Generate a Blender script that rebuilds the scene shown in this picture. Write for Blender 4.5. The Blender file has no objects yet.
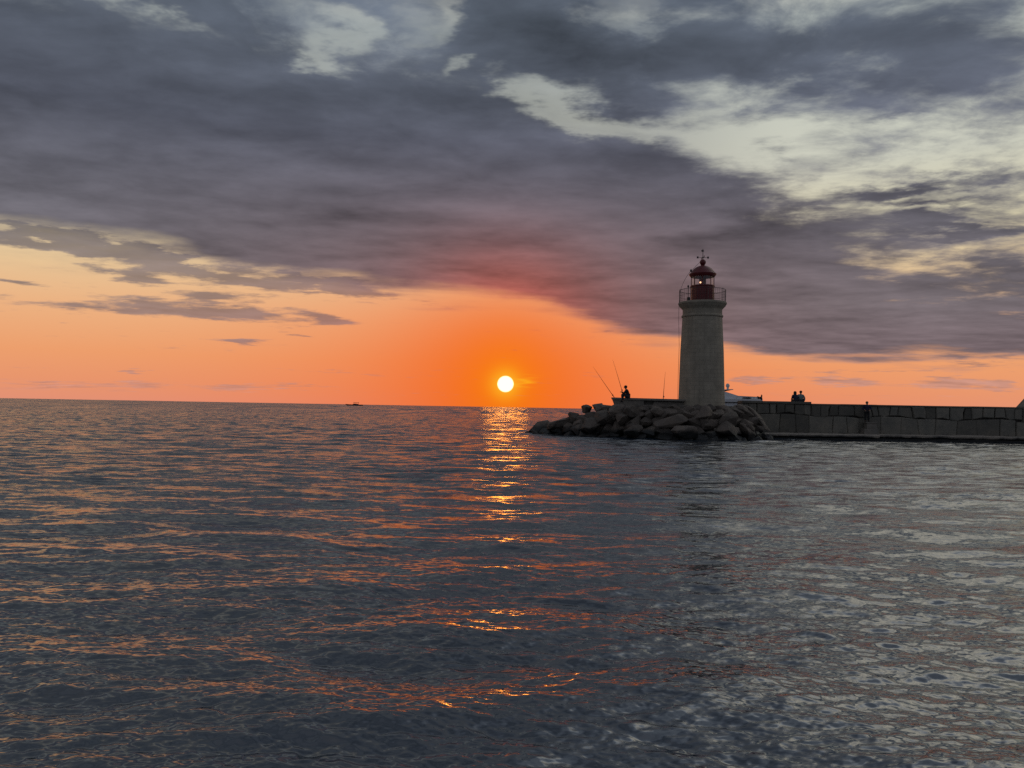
import bpy, bmesh, math, random
import numpy as np
from mathutils import Vector, Matrix, noise as mnoise

random.seed(7)
SC = bpy.context.scene
COL = SC.collection
R = math.radians

# ------------------------------------------------------------------ camera
F = 770.0                      # focal length in pixels of a 1024 wide frame
CAM_H = 2.1
PITCH, ROLL = 1.726, 1.03
cam_d = bpy.data.cameras.new('camera')
cam_d.sensor_width = 36.0
cam_d.lens = 36.0 * F / 1024.0
cam_d.clip_start = 0.1
cam_d.clip_end = 60000.0
cam = bpy.data.objects.new('camera', cam_d)
COL.objects.link(cam)
CM = Matrix.Rotation(R(90 + PITCH), 3, 'X') @ Matrix.Rotation(R(ROLL), 3, 'Z')
cam.matrix_world = Matrix.Translation((0, 0, CAM_H)) @ CM.to_4x4()
SC.camera = cam


def ray(px, py):
    return (CM @ Vector(((px - 512) / F, (384 - py) / F, -1))).normalized()


def P(px, py, depth):
    """World point at world distance `depth` along +Y seen at that picture position."""
    d = ray(px, py)
    t = depth / d.y
    return Vector((0, 0, CAM_H)) + d * t


def azel(px, py):
    d = ray(px, py)
    return math.degrees(math.atan2(d.x, d.y)), math.degrees(math.asin(d.z))


SC.view_settings.view_transform = 'Standard'
SC.view_settings.look = 'None'
SC.view_settings.exposure = 0.0
SC.view_settings.gamma = 1.0
SC.cycles.use_denoising = False
SC.cycles.max_bounces = 6
SC.cycles.glossy_bounces = 3
SC.cycles.transparent_max_bounces = 8
SC.cycles.sample_clamp_indirect = 6.0


def lin(r, g, b):
    o = []
    for v in (r, g, b):
        v /= 255.0
        o.append(v / 12.92 if v <= 0.04045 else ((v + 0.055) / 1.055) ** 2.4)
    return (o[0], o[1], o[2], 1.0)


# ------------------------------------------------------------------ sky
SUN_AZ, SUN_EL = azel(505.5, 384.0)
SUN_DIR = ray(505.5, 384.0)


class E:
    """A float socket with arithmetic that writes Math nodes."""
    nt = None

    def __init__(self, s):
        self.s = s

    @staticmethod
    def op(kind, *a, clamp=False):
        n = E.nt.nodes.new('ShaderNodeMath')
        n.operation = kind
        n.use_clamp = clamp
        for i, v in enumerate(a):
            if isinstance(v, E):
                E.nt.links.new(v.s, n.inputs[i])
            else:
                n.inputs[i].default_value = float(v)
        return E(n.outputs[0])

    def __add__(s, o): return E.op('ADD', s, o)
    __radd__ = __add__
    def __sub__(s, o): return E.op('SUBTRACT', s, o)
    def __rsub__(s, o): return E.op('SUBTRACT', o, s)
    def __mul__(s, o): return E.op('MULTIPLY', s, o)
    __rmul__ = __mul__
    def __truediv__(s, o): return E.op('DIVIDE', s, o)
    def __neg__(s): return E.op('MULTIPLY', s, -1.0)


def smooth(x, a, b, lo=0.0, hi=1.0):
    n = E.nt.nodes.new('ShaderNodeMapRange')
    n.interpolation_type = 'SMOOTHSTEP'
    n.clamp = True
    E.nt.links.new(x.s, n.inputs[0])
    for i, v in enumerate((a, b, lo, hi)):
        n.inputs[1 + i].default_value = v
    return E(n.outputs[0])


def comb(x, y, z=0.0):
    n = E.nt.nodes.new('ShaderNodeCombineXYZ')
    for i, v in enumerate((x, y, z)):
        if isinstance(v, E):
            E.nt.links.new(v.s, n.inputs[i])
        else:
            n.inputs[i].default_value = v
    return n.outputs[0]


def noise_n(vec, scale=1.0, detail=6.0, rough=0.55, distort=0.0, color=False):
    n = E.nt.nodes.new('ShaderNodeTexNoise')
    E.nt.links.new(vec, n.inputs['Vector'])
    n.inputs['Scale'].default_value = scale
    n.inputs['Detail'].default_value = detail
    n.inputs['Roughness'].default_value = rough
    n.inputs['Distortion'].default_value = distort
    return n.outputs['Color'] if color else E(n.outputs[0])


def mixc(f, a, b, mode='MIX'):
    n = E.nt.nodes.new('ShaderNodeMix')
    n.data_type = 'RGBA'
    n.blend_type = mode
    n.clamp_factor = True
    for sock, v in ((n.inputs[0], f), (n.inputs[6], a), (n.inputs[7], b)):
        if isinstance(v, E):
            E.nt.links.new(v.s, sock)
        elif isinstance(v, bpy.types.NodeSocket):
            E.nt.links.new(v, sock)
        elif isinstance(v, tuple):
            sock.default_value = v
        else:
            sock.default_value = v
    return n.outputs[2]


def ramp(x, stops):
    n = E.nt.nodes.new('ShaderNodeValToRGB')
    E.nt.links.new(x.s, n.inputs[0])
    el = n.color_ramp.elements
    while len(el) < len(stops):
        el.new(0.5)
    for e, (p, c) in zip(el, stops):
        e.position = p
        e.color = c
    return n.outputs[0]


def curve(x01, pts):
    n = E.nt.nodes.new('ShaderNodeFloatCurve')
    E.nt.links.new(x01.s, n.inputs['Value'])
    c = n.mapping.curves[0]
    while len(c.points) < len(pts):
        c.points.new(0.5, 0.5)
    for p, (x, y) in zip(c.points, pts):
        p.location = (x, y)
        p.handle_type = 'AUTO'
    n.mapping.update()
    return E(n.outputs[0])


world = bpy.data.worlds.new('World')
SC.world = world
world.use_nodes = True
nt = world.node_tree
nt.nodes.clear()
E.nt = nt
tc = nt.nodes.new('ShaderNodeTexCoord')
sep = nt.nodes.new('ShaderNodeSeparateXYZ')
nt.links.new(tc.outputs['Generated'], sep.inputs[0])
dx, dy, dz = (E(sep.outputs[i]) for i in range(3))
az = E.op('ARCTAN2', dx, dy) * 57.29578
el = E.op('ARCSINE', E.op('MINIMUM', E.op('MAXIMUM', dz, -1.0), 1.0)) * 57.29578
elp = E.op('MAXIMUM', el, 0.0)

# foreshortened cloud coordinates: finer towards the horizon
lv = E.op('LOGARITHM', elp + 5.0, 2.718281828) * 11.0
cv = comb(az * 0.085, lv * 0.32, 3.7)
warp = noise_n(cv, 0.9, 3.0, 0.5, color=True)
wsep = nt.nodes.new('ShaderNodeSeparateXYZ')
nt.links.new(warp, wsep.inputs[0])
wx = (E(wsep.outputs[0]) - 0.5) * 0.9
wy = (E(wsep.outputs[1]) - 0.5) * 0.6
cvw = comb(az * 0.085 + wx, lv * 0.32 + wy, 3.7)
n_big = noise_n(cvw, 1.1, 7.0, 0.56) - 0.5          # cloud outlines
# the cloud deck as a level layer seen in perspective: lumps flatten towards the horizon
zz = E.op('MAXIMUM', dz, 0.0) + 0.07
plx, ply = dx / zz, dy / zz


def deck(ox, oy, scale, detail, rough, off, dist=0.0):
    return noise_n(comb(plx * 0.75 + wx * 0.25 + ox, ply * 0.95 + wy * 0.25 + oy, off), scale, detail, rough, dist) - 0.5


n_puff = deck(0, 0, 2.1, 8.0, 0.58, 41.0)
n_puff_s = deck(0.0, 0.10, 2.1, 4.0, 0.5, 41.0)       # the same lumps a little nearer the sun
n_mid = deck(0, 0, 1.1, 6.0, 0.55, 11.0)
n_fine = deck(0, 0, 6.5, 6.0, 0.6, 21.0)
n_wisp = deck(0, 0, 3.6, 7.0, 0.62, 51.0)
relief = n_puff - n_puff_s
n_str = noise_n(comb(az * 0.06, lv * 0.9 + az * 0.02, 31.0), 1.0, 5.0, 0.5) - 0.5

wdeck = nt.nodes.new('ShaderNodeSeparateXYZ')
nt.links.new(noise_n(comb(plx * 0.75, ply * 0.95, 71.0), 2.4, 6.0, 0.58, color=True), wdeck.inputs[0])
w_a, w_e = E(wdeck.outputs[0]) - 0.5, E(wdeck.outputs[1]) - 0.5
calm = smooth(el, 6.0, 16.0, 0.14, 1.0)
azw, elw = az + w_a * calm * 26.0, el + w_e * calm * 11.0      # ragged cloud outlines
AZ0, AZS, ELS = -40.0, 80.0, 40.0
azn = E.op('MULTIPLY', az - AZ0, 1.0 / AZS, clamp=True)


def edge_curve(pts):
    out = []
    for (x, y) in pts:
        a, e = azel(x, y)
        out.append(((a - AZ0) / AZS, e / ELS))
    out = [(0.0, out[0][1])] + out + [(1.0, out[-1][1])]
    return curve(azn, out) * ELS


# underside of the big bank, and its ragged upper edge
B = edge_curve([(0, 229), (70, 238), (150, 251), (250, 270), (340, 283), (420, 293), (500, 297), (545, 303),
                (600, 324), (660, 340), (720, 351), (800, 359), (900, 363), (1024, 364)])
T = edge_curve([(0, -20), (60, -4), (120, 2), (200, 8), (260, 28), (310, 36), (350, 42), (400, 36), (450, 40), (520, 78),
                (560, 108), (620, 126), (690, 144), (730, 158), (800, 200), (860, 230), (930, 258), (980, 268), (1024, 272)])


def blob(px, py, sx, sy, rot=0.0):
    """soft elliptical weight round a direction; sizes in picture pixels -> degrees"""
    a0, e0 = azel(px, py)
    c = math.cos(R(a0))
    k = 57.29578 / F
    ax = k * c * c
    da, de = azw - a0, elw - e0
    cr, sr = math.cos(R(rot)), math.sin(R(rot))
    u = (da * cr + de * sr) * (1.0 / (sx * ax))
    v = (de * cr - da * sr) * (1.0 / (sy * k))
    return E.op('EXPONENT', -(u * u + v * v))


def field(blobs):
    f = None
    for (px, py, sx, sy, rot, amp) in blobs:
        b = blob(px, py, sx, sy, rot) * amp
        f = b if f is None else f + b
    return f


# upper deck: positive = cloud, negative = gap
upper = field([
    (250, 0, 420, 70, 0, 1.0), (600, 35, 110, 40, 0, 1.0), (720, 10, 90, 20, 0, .6), (520, 40, 110, 55, 0, 1.0), (600, 75, 110, 34, -6, 0.9),
    (720, 55, 150, 42, -8, 1.15), (830, 60, 90, 26, -12, .7), (960, 8, 170, 36, 0, 1.35), (880, 100, 60, 10, -4, .45), (1000, 60, 70, 10, 0, .3),
    (940, 174, 120, 10, 2, 1.35), (840, 190, 90, 17, -5, 1.3), (760, 218, 90, 22, -6, 1.0), (950, 205, 80, 8, -4, .9), (900, 243, 80, 8, 5, .85),
    (990, 150, 60, 8, 3, .3), (1000, 225, 50, 8, 5, .75), (1005, 280, 50, 14, 0, 1.1), (880, 122, 110, 16, 5, .35),
    (560, 135, 60, 16, -14, .4), (650, 142, 40, 9, -5, .7), (690, 5, 40, 8, 0, -.5), (970, 255, 60, 10, 0, -.3),
    (760, 150, 70, 12, -8, -.4), (980, 105, 70, 26, 0, -.4), (860, 140, 40, 6, 5, .6), (930, 125, 50, 6, 5, .5), (790, 118, 40, 6, 0, .5), (990, 190, 40, 6, 0, .5), (960, 235, 40, 5, 4, .6), (870, 262, 40, 6, 5, .6),
])
gapf = field([
    (78, 12, 93, 9, -5, 1.3), (115, 18, 32, 7, -12, 1.0), (20, 8, 50, 7, 0, .8), (278, 30, 42, 11, -16, 1.2), (318, 46, 30, 11, -14, 1.2), (405, 46, 37, 15, 10, 1.1), (438, 20, 20, 34, 20, 1.2), (370, 30, 25, 11, 0, .7),
    (480, 83, 21, 9, 0, 1.4), (548, 98, 32, 13, -18, 1.0), (590, 112, 37, 13, -5, 1.2), (635, 112, 50, 19, 0, 1.3), (690, 122, 50, 15, -5, 1.2), (735, 140, 37, 15, -8, 1.1), (660, 2, 75, 11, 0, .9), (850, 250, 50, 9, -10, .6), (805, 168, 37, 9, 0, .8), (890, 202, 22, 7, 0, 1.0), (960, 192, 62, 7, 0, .8),
])
streaks = field([
    (120, 258, 120, 9.0, -6, 1.30), (50, 243, 70, 6.0, -6, 1.00), (20, 281, 30, 3.0, -3, 1.20), (125, 276, 40, 5.0, -3, 1.20), (340, 289, 70, 6.0, -3, 1.30), (215, 269, 90, 5.0, -7, 1.10), (300, 277, 80, 4.0, -7, 0.70),
    (215, 296, 45, 5.0, 0, 1.10), (100, 309, 60, 6.0, 0, 1.00), (205, 311, 95, 8.0, -3, 1.45), (320, 316, 32, 4.0, -6, 1.10), (245, 341, 27, 3.0, -2, 1.20), (296, 335, 20, 3.0, -3, 1.20),
    (140, 371, 10, 2.9, -5, 1.35), (60, 386, 70, 3.4, 0, 1.25), (140, 385, 35, 4.6, 0, 1.20), (235, 388, 40, 3.4, 0, 1.15), (300, 384, 30, 2.3, 0, 0.95),
    (760, 379, 30, 4.6, 0, 1.35), (845, 382, 34, 4.6, -3, 1.35), (950, 382, 30, 4.6, 0, 1.40), (1000, 385, 24, 4.6, -4, 1.35), (895, 371, 60, 2.3, 0, 0.95), (700, 372, 30, 2.3, 0, 0.95), (600, 331, 60, 3.0, -10, 0.40),
    (20, 300, 30, 4.0, 0, 0.70), (980, 360, 60, 5.0, 0, 1.00), (590, 374, 25, 1.7, 0, 0.85), (170, 268, 200, 26.0, -5, 0.15),
])

ds_a = az - SUN_AZ
ds_e = el - SUN_EL

bank = smooth(el - B + n_mid * 3.2 + n_str * 1.2 + n_puff * 1.6, -0.3, 0.9) * smooth(T - el + n_big * 2.0 + n_puff * 9.0 + n_wisp * 6.0 + n_fine * 3.0, -1.6, 2.2)
dens = upper * 0.8 + n_mid * 1.2 + n_puff * 3.2 + n_wisp * 2.2 + n_fine * 1.2
up = smooth(dens, -0.4, 1.1)
# scattered veil everywhere above eight degrees, thicker overhead and out of view
over = smooth(el, 26.0, 36.0) * smooth(az, 34.0, 8.0) * 0.75 + smooth(el, 60.0, 75.0) * 0.4
veil = smooth(n_big * 0.6 + n_puff * 2.6 + n_wisp * 2.6 + n_fine * 1.4 + over, -0.5, 0.85) * smooth(el, 7.0, 14.0) * 0.85
stk = smooth(streaks + n_fine * 2.6 + n_str * 2.2, 0.35, 1.25) * 0.85
upper_only = smooth(el - B, -0.5, 1.0)


def over_(a, b):
    return a + b - a * b


gap = smooth(gapf * 0.8 + n_puff * 3.0 + n_wisp * 2.4 + n_fine * 1.6, 0.15, 1.4) * 0.97 * smooth(gapf, 0.03, 0.5)
shelf = smooth(el - B + 0.9 + n_str * 4.0 + n_mid * 4.0, 0.0, 1.4) * smooth(ds_a, 22.0, 8.0) * 0.42
alpha = over_(over_(over_(bank, up * upper_only) * (1.0 - gap), veil * (1.0 - gap * 0.7)), shelf)

# clear sky behind the clouds
away = E.op('MULTIPLY', el, 1.0 / 90.0)
clear = ramp(away, [(0.0, lin(226, 146, 118)), (1.2 / 90, lin(231, 150, 110)), (3.2 / 90, lin(236, 160, 110)), (6.0 / 90, lin(235, 178, 130)),
                    (9.0 / 90, lin(229, 197, 152)), (12.5 / 90, lin(216, 207, 174)), (17.0 / 90, lin(204, 205, 190)), (26.0 / 90, lin(190, 197, 190)),
                    (31.0 / 90, lin(226, 219, 200)), (39.0 / 90, lin(227, 222, 206)), (50.0 / 90, lin(150, 158, 168)), (1.0, lin(130, 145, 165))])
def sung(sa, se, off=0.0):
    d = ds_e - off
    return E.op('EXPONENT', -(ds_a * ds_a * (1.0 / (sa * sa)) + d * d * (1.0 / (se * se))))


clear = mixc(sung(18.0, 9.5, -1.5) * 0.8, clear, lin(240, 116, 58))
clear = mixc(sung(7.5, 7.0, -0.5) * 0.9, clear, lin(240, 104, 22))
clear = mixc(sung(3.0, 3.6) * 0.8, clear, lin(246, 122, 10))
# away from the sunset the clear sky is a dim blue grey
mu = dx * SUN_DIR.x + dy * SUN_DIR.y + dz * SUN_DIR.z
back = smooth(mu, 0.45, -0.35)
clear = mixc(back, clear, lin(128, 134, 148))
# a little of the physical twilight sky
sky = nt.nodes.new('ShaderNodeTexSky')
sky.sky_type = 'NISHITA'
sky.sun_disc = False
sky.sun_elevation = R(SUN_EL)
sky.sun_rotation = R(SUN_AZ)
sky.air_density = 1.0
sky.dust_density = 2.0
nsc = nt.nodes.new('ShaderNodeVectorMath')
nsc.operation = 'SCALE'
nt.links.new(sky.outputs[0], nsc.inputs[0])
nsc.inputs['Scale'].default_value = 0.001
clear = mixc(1.0, clear, nsc.outputs[0], 'ADD')

# added brightening of the unseen sky above right, for the water to reflect
refl_boost = smooth(el, 26.5, 32.0) * smooth(el, 60.0, 48.0) * smooth(az, 12.0, 32.0) * smooth(az, 110.0, 70.0)
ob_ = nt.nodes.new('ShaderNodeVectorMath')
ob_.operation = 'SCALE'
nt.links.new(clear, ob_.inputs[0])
nt.links.new((1.0 + refl_boost * 0.9).s, ob_.inputs['Scale'])
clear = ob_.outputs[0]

# cloud colour: slate above, plum lower down, red where the low sun reaches it
cloud = ramp(E.op('MULTIPLY', el, 1.0 / 40.0, clamp=True),
             [(0.0, lin(186, 124, 104)), (2.2 / 40, lin(158, 118, 108)), (4.0 / 40, lin(112, 98, 102)), (7.5 / 40, lin(100, 94, 98)), (12.0 / 40, lin(90, 89, 96)),
              (19.0 / 40, lin(80, 84, 96)), (27.0 / 40, lin(86, 94, 106)), (1.0, lin(92, 100, 114))])
cloud = mixc(sung(24.0, 8.0, 6.0) * 0.35, cloud, lin(118, 84, 82))
cloud = mixc(sung(12.0, 6.0, 3.0) * 0.5, cloud, lin(140, 78, 68))
cloud = mixc(sung(6.0, 4.5, 4.5) * 0.7, cloud, lin(178, 80, 62))
tone = 1.0 + n_big * 0.7 + n_puff * 0.8 + relief * 1.6 + n_mid * 0.6 + n_str * 0.35 + n_fine * 0.25
light = field([(40, 190, 90, 28, -3, .16), (175, 158, 60, 14, 0, .12), (420, 195, 90, 16, -4, .16), (480, 215, 70, 14, 0, .12), (300, 130, 120, 22, 0, -.14), (220, 90, 180, 40, 0, -.10),
               (330, 25, 110, 25, 0, .45), (30, 8, 60, 12, 0, .3), (420, 60, 70, 14, 0, .25), (620, 60, 90, 25, 0, -.06), (690, 230, 80, 14, -8, .14), (700, 262, 40, 8, 0, .3), (930, 110, 150, 50, 0, .45), (640, 120, 90, 25, 0, .2), (880, 305, 150, 24, 0, .04), (900, 345, 160, 12, 0, -.05),
               (150, 215, 190, 14, -5, .10)])
tone = tone - smooth(el, 26.0, 34.0) * smooth(az, 24.0, 0.0) * 0.52 + light + smooth(dens + bank * 0.9, 1.6, 0.2) * 0.45
cs = nt.nodes.new('ShaderNodeVectorMath')
cs.operation = 'SCALE'
nt.links.new(cloud, cs.inputs[0])
nt.links.new(tone.s, cs.inputs['Scale'])
cloud = cs.outputs[0]
cloud = mixc(back, cloud, lin(116, 120, 130))

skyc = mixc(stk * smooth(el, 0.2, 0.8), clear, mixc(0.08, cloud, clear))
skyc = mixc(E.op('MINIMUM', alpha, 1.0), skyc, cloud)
# bright wisp lit beside the sun, then the glow and disc of the sun itself
wisp = blob(521, 382, 11, 3.4, 16) * 0.55 + blob(528, 380, 11, 2.4, 14) * 0.2
skyc = mixc(wisp, skyc, lin(255, 178, 30))
ang = E.op('ARCCOSINE', E.op('MINIMUM', mu, 1.0)) * 57.29578
halo = E.op('EXPONENT', -(ang * ang * (1.0 / (1.05 * 1.05))))
skyc = mixc(halo * 0.85, skyc, lin(255, 188, 40))
disc = smooth(ang, 0.64, 0.53)
skyc = mixc(disc, skyc, (3.4, 1.9, 0.97, 1.0))
# below the horizon
skyc = mixc(smooth(el, -0.02, -0.6), skyc, lin(60, 62, 70))
bg = nt.nodes.new('ShaderNodeBackground')
nt.links.new(skyc, bg.inputs[0])
bg.inputs[1].default_value = 1.0
wo = nt.nodes.new('ShaderNodeOutputWorld')
nt.links.new(bg.outputs[0], wo.inputs[0])
world.cycles.sampling_method = 'MANUAL'
world.cycles.sample_map_resolution = 1024

# ------------------------------------------------------------------ sun lamp
sl = bpy.data.lights.new('sun', 'SUN')
sl.energy = 0.032
sl.angle = R(3.4)
sl.color = (1.0, 0.32, 0.04)
so = bpy.data.objects.new('sun', sl)
COL.objects.link(so)
so.rotation_euler = SUN_DIR.to_track_quat('Z', 'Y').to_euler()


# ------------------------------------------------------------------ helpers
class MB:
    """collects shapes into one mesh"""

    def __init__(self):
        self.v, self.f = [], []

    def add(self, vs, fs):
        k = len(self.v)
        self.v += [tuple(v) for v in vs]
        self.f += [tuple(i + k for i in f) for f in fs]
        return self

    def box(self, c, s, rot=None, taper=(1, 1)):
        vs = []
        for z in (-.5, .5):
            tx, ty = (1, 1) if z < 0 else taper
            for x, y in ((-.5, -.5), (.5, -.5), (.5, .5), (-.5, .5)):
                p = Vector((x * s[0] * tx, y * s[1] * ty, z * s[2]))
                if rot is not None:
                    p = rot @ p
                vs.append(p + Vector(c))
        return self.add(vs, [(3, 2, 1, 0), (4, 5, 6, 7), (0, 1, 5, 4), (1, 2, 6, 5), (2, 3, 7, 6), (3, 0, 4, 7)])

    def lathe(self, prof, n=48, c=(0, 0, 0), cap=True, a0=0.0):
        vs, fs = [], []
        for (r, z) in prof:
            for k in range(n):
                a = a0 + 2 * math.pi * k / n
                vs.append((c[0] + r * math.cos(a), c[1] + r * math.sin(a), c[2] + z))
        for i in range(len(prof) - 1):
            for k in range(n):
                l = (k + 1) % n
                fs.append((i * n + k, i * n + l, (i + 1) * n + l, (i + 1) * n + k))
        if cap:
            fs.append(tuple(range(n - 1, -1, -1)))
            b = (len(prof) - 1) * n
            fs.append(tuple(range(b, b + n)))
        return self.add(vs, fs)

    def tube(self, pts, r, n=8):
        pts = [Vector(p) for p in pts]
        rs = r if isinstance(r, (list, tuple)) else [r] * len(pts)
        vs, fs = [], []
        for i, p in enumerate(pts):
            t = (pts[min(i + 1, len(pts) - 1)] - pts[max(i - 1, 0)]).normalized()
            a = t.cross(Vector((0, 0, 1)) if abs(t.z) < 0.9 else Vector((0, 1, 0))).normalized()
            b = t.cross(a)
            for k in range(n):
                an = 2 * math.pi * k / n
                vs.append(p + a * (rs[i] * math.cos(an)) + b * (rs[i] * math.sin(an)))
        for i in range(len(pts) - 1):
            for k in range(n):
                l = (k + 1) % n
                fs.append((i * n + k, (i + 1) * n + k, (i + 1) * n + l, i * n + l))
        fs.append(tuple(range(n)))
        b = (len(pts) - 1) * n
        fs.append(tuple(range(b + n - 1, b - 1, -1)))
        return self.add(vs, fs)

    def ball(self, c, r, n=16, m=10):
        r = r if isinstance(r, (tuple, list)) else (r, r, r)
        vs, fs = [], []
        vs.append((c[0], c[1], c[2] - r[2]))
        for i in range(1, m):
            t = -math.pi / 2 + math.pi * i / m
            for k in range(n):
                a = 2 * math.pi * k / n
                vs.append((c[0] + r[0] * math.cos(t) * math.cos(a), c[1] + r[1] * math.cos(t) * math.sin(a), c[2] + r[2] * math.sin(t)))
        vs.append((c[0], c[1], c[2] + r[2]))
        last = len(vs) - 1
        for k in range(n):
            l = (k + 1) % n
            fs.append((0, 1 + l, 1 + k))
            fs.append((last, 1 + (m - 2) * n + k, 1 + (m - 2) * n + l))
            for i in range(m - 2):
                fs.append((1 + i * n + k, 1 + i * n + l, 1 + (i + 1) * n + l, 1 + (i + 1) * n + k))
        return self.add(vs, fs)

    def prism(self, poly, axis, a, b):
        """closed outline (list of 2-tuples) extruded along an axis from a to b"""
        n = len(poly)

        def pt(p, t):
            return {'x': (t, p[0], p[1]), 'y': (p[0], t, p[1]), 'z': (p[0], p[1], t)}[axis]
        vs = [pt(p, a) for p in poly] + [pt(p, b) for p in poly]
        fs = [tuple(range(n - 1, -1, -1)), tuple(range(n, 2 * n))]
        for i in range(n):
            j = (i + 1) % n
            fs.append((i, j, n + j, n + i))
        return self.add(vs, fs)

    def build(self, name, mat, parent=None, smooth=None, bevel=0.0, loc=None):
        me = bpy.data.meshes.new(name)
        me.from_pydata(self.v, [], self.f)
        bm = bmesh.new()
        bm.from_mesh(me)
        bmesh.ops.recalc_face_normals(bm, faces=bm.faces)
        if bevel:
            bmesh.ops.bevel(bm, geom=[e for e in bm.edges if e.is_manifold and e.calc_face_angle(0) > 0.6], offset=bevel, segments=2,
                            profile=0.6, affect='EDGES', clamp_overlap=True)
        bm.to_mesh(me)
        bm.free()
        me.materials.append(mat)
        if smooth is not None:
            me.shade_smooth()
            me.set_sharp_from_angle(angle=R(smooth))
        o = bpy.data.objects.new(name, me)
        COL.objects.link(o)
        if parent is not None:
            o.parent = parent
        if loc is not None:
            o.location = loc
        return o


def tag(o, label=None, cat=None, group=None, kind=None):
    for k, v in (('label', label), ('category', cat), ('group', group), ('kind', kind)):
        if v:
            o[k] = v
    return o


def thing(name, loc, label, cat, group=None, rz=0.0):
    o = bpy.data.objects.new(name, None)
    COL.objects.link(o)
    o.location = loc
    o.rotation_euler = (0, 0, rz)
    return tag(o, label, cat, group)


def newmat(name):
    m = bpy.data.materials.new(name)
    m.use_nodes = True
    E.nt = m.node_tree
    return m, m.node_tree, m.node_tree.nodes['Principled BSDF']


def setc(p, sock, v):
    if isinstance(v, E):
        v = v.s
    if isinstance(v, bpy.types.NodeSocket):
        E.nt.links.new(v, p.inputs[sock])
    else:
        p.inputs[sock].default_value = v


def objco():
    n = E.nt.nodes.new('ShaderNodeTexCoord')
    return n.outputs['Object']


def worldpos():
    n = E.nt.nodes.new('ShaderNodeNewGeometry')
    return n.outputs['Position']


def split(v):
    n = E.nt.nodes.new('ShaderNodeSeparateXYZ')
    E.nt.links.new(v, n.inputs[0])
    return [E(n.outputs[i]) for i in range(3)]


def bump(p, h, strength=0.5, dist=0.05):
    n = E.nt.nodes.new('ShaderNodeBump')
    n.inputs['Strength'].default_value = strength
    n.inputs['Distance'].default_value = dist
    E.nt.links.new(h.s, n.inputs['Height'])
    E.nt.links.new(n.outputs[0], p.inputs['Normal'])


def plain(name, rgb, rough=0.6, metal=0.0, var=0.25, scale=6.0):
    m, t, p = newmat(name)
    n = noise_n(objco(), scale, 4.0)
    f = 1.0 + (n - 0.5) * (2 * var)
    c = comb(f * rgb[0], f * rgb[1], f * rgb[2])
    setc(p, 'Base Color', c)
    setc(p, 'Roughness', rough)
    setc(p, 'Metallic', metal)
    return m


def stone_mat(name, rgb, wet=True, tide=(0.85, 0.40), scale=1.3, attr=False, bump_d=0.05):
    m, t, p = newmat(name)
    pos = worldpos()
    n1 = noise_n(pos, scale, 8.0, 0.62)
    n2 = noise_n(pos, scale * 7, 6.0, 0.6)
    f = 0.40 + n1 * 1.2
    f = f * (0.55 + n2 * 0.9)
    info = E.nt.nodes.new('ShaderNodeObjectInfo')
    f = f * (0.75 + E(info.outputs['Random']) * 0.5)
    if attr:
        a = E.nt.nodes.new('ShaderNodeAttribute')
        a.attribute_name = 'tone'
        f = f * E(a.outputs['Fac'])
    warm = mixc(n1, (rgb[0], rgb[1], rgb[2], 1), (rgb[0] * 1.15, rgb[1] * 0.95, rgb[2] * 0.8, 1))
    c = E.nt.nodes.new('ShaderNodeVectorMath')
    c.operation = 'SCALE'
    E.nt.links.new(warm, c.inputs[0])
    E.nt.links.new(f.s, c.inputs['Scale'])
    out = c.outputs[0]
    rough = 0.85
    if wet:
        z = split(pos)[2]
        w = smooth(z + (n1 - 0.5) * 0.6, tide[0], tide[1])      # weed and wet stone along the tide line
        out = mixc(w, out, (0.006, 0.0065, 0.0055, 1))
        rough = 0.85 - w * 0.3
    setc(p, 'Base Color', out)
    setc(p, 'Roughness', rough)
    bump(p, n1 * 0.7 + n2 * 0.3, 0.7, bump_d)
    return m


# ------------------------------------------------------------------ water
def fft_tile(L, N, lmin, lmax, slope, wind_deg, spread, seed, power=-3.6, lpeak=None):
    """periodic height field of side L with waves lmin..lmax, scaled to an rms slope"""
    rng = np.random.default_rng(seed)
    k1 = np.fft.fftfreq(N, L / N) * 2 * math.pi
    kx, ky = np.meshgrid(k1, k1, indexing='ij')
    k = np.hypot(kx, ky)
    k[0, 0] = 1e9
    kmax, kmin = 2 * math.pi / lmin, 2 * math.pi / lmax
    S = k ** power * np.exp(-(kmin / k) ** 4) * np.exp(-(k / kmax) ** 4)
    if lpeak:
        S *= 1 + 3 * np.exp(-((np.log(k * lpeak / (2 * math.pi))) / 0.35) ** 2)
    th = np.arctan2(ky, kx) - R(wind_deg)
    S *= np.abs(np.cos(th)) ** spread + 0.03
    S[0, 0] = 0
    a = np.sqrt(S) * (rng.normal(size=k.shape) + 1j * rng.normal(size=k.shape))
    h = np.real(np.fft.ifft2(a))
    gx, gy = np.gradient(h, L / N)
    s = slope / math.sqrt((gx ** 2 + gy ** 2).mean())
    return h * s


def sample(h, L, x, y):
    N = h.shape[0]
    u = (x / L * N) % N
    v = (y / L * N) % N
    i, j = np.floor(u).astype(np.int64) % N, np.floor(v).astype(np.int64) % N
    fu, fv = u - np.floor(u), v - np.floor(v)
    # smooth cubic weights keep reflections free of facets
    i2, j2 = (i + 1) % N, (j + 1) % N
    return (h[i, j] * (1 - fu) * (1 - fv) + h[i2, j] * fu * (1 - fv) + h[i, j2] * (1 - fu) * fv + h[i2, j2] * fu * fv)


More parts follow.
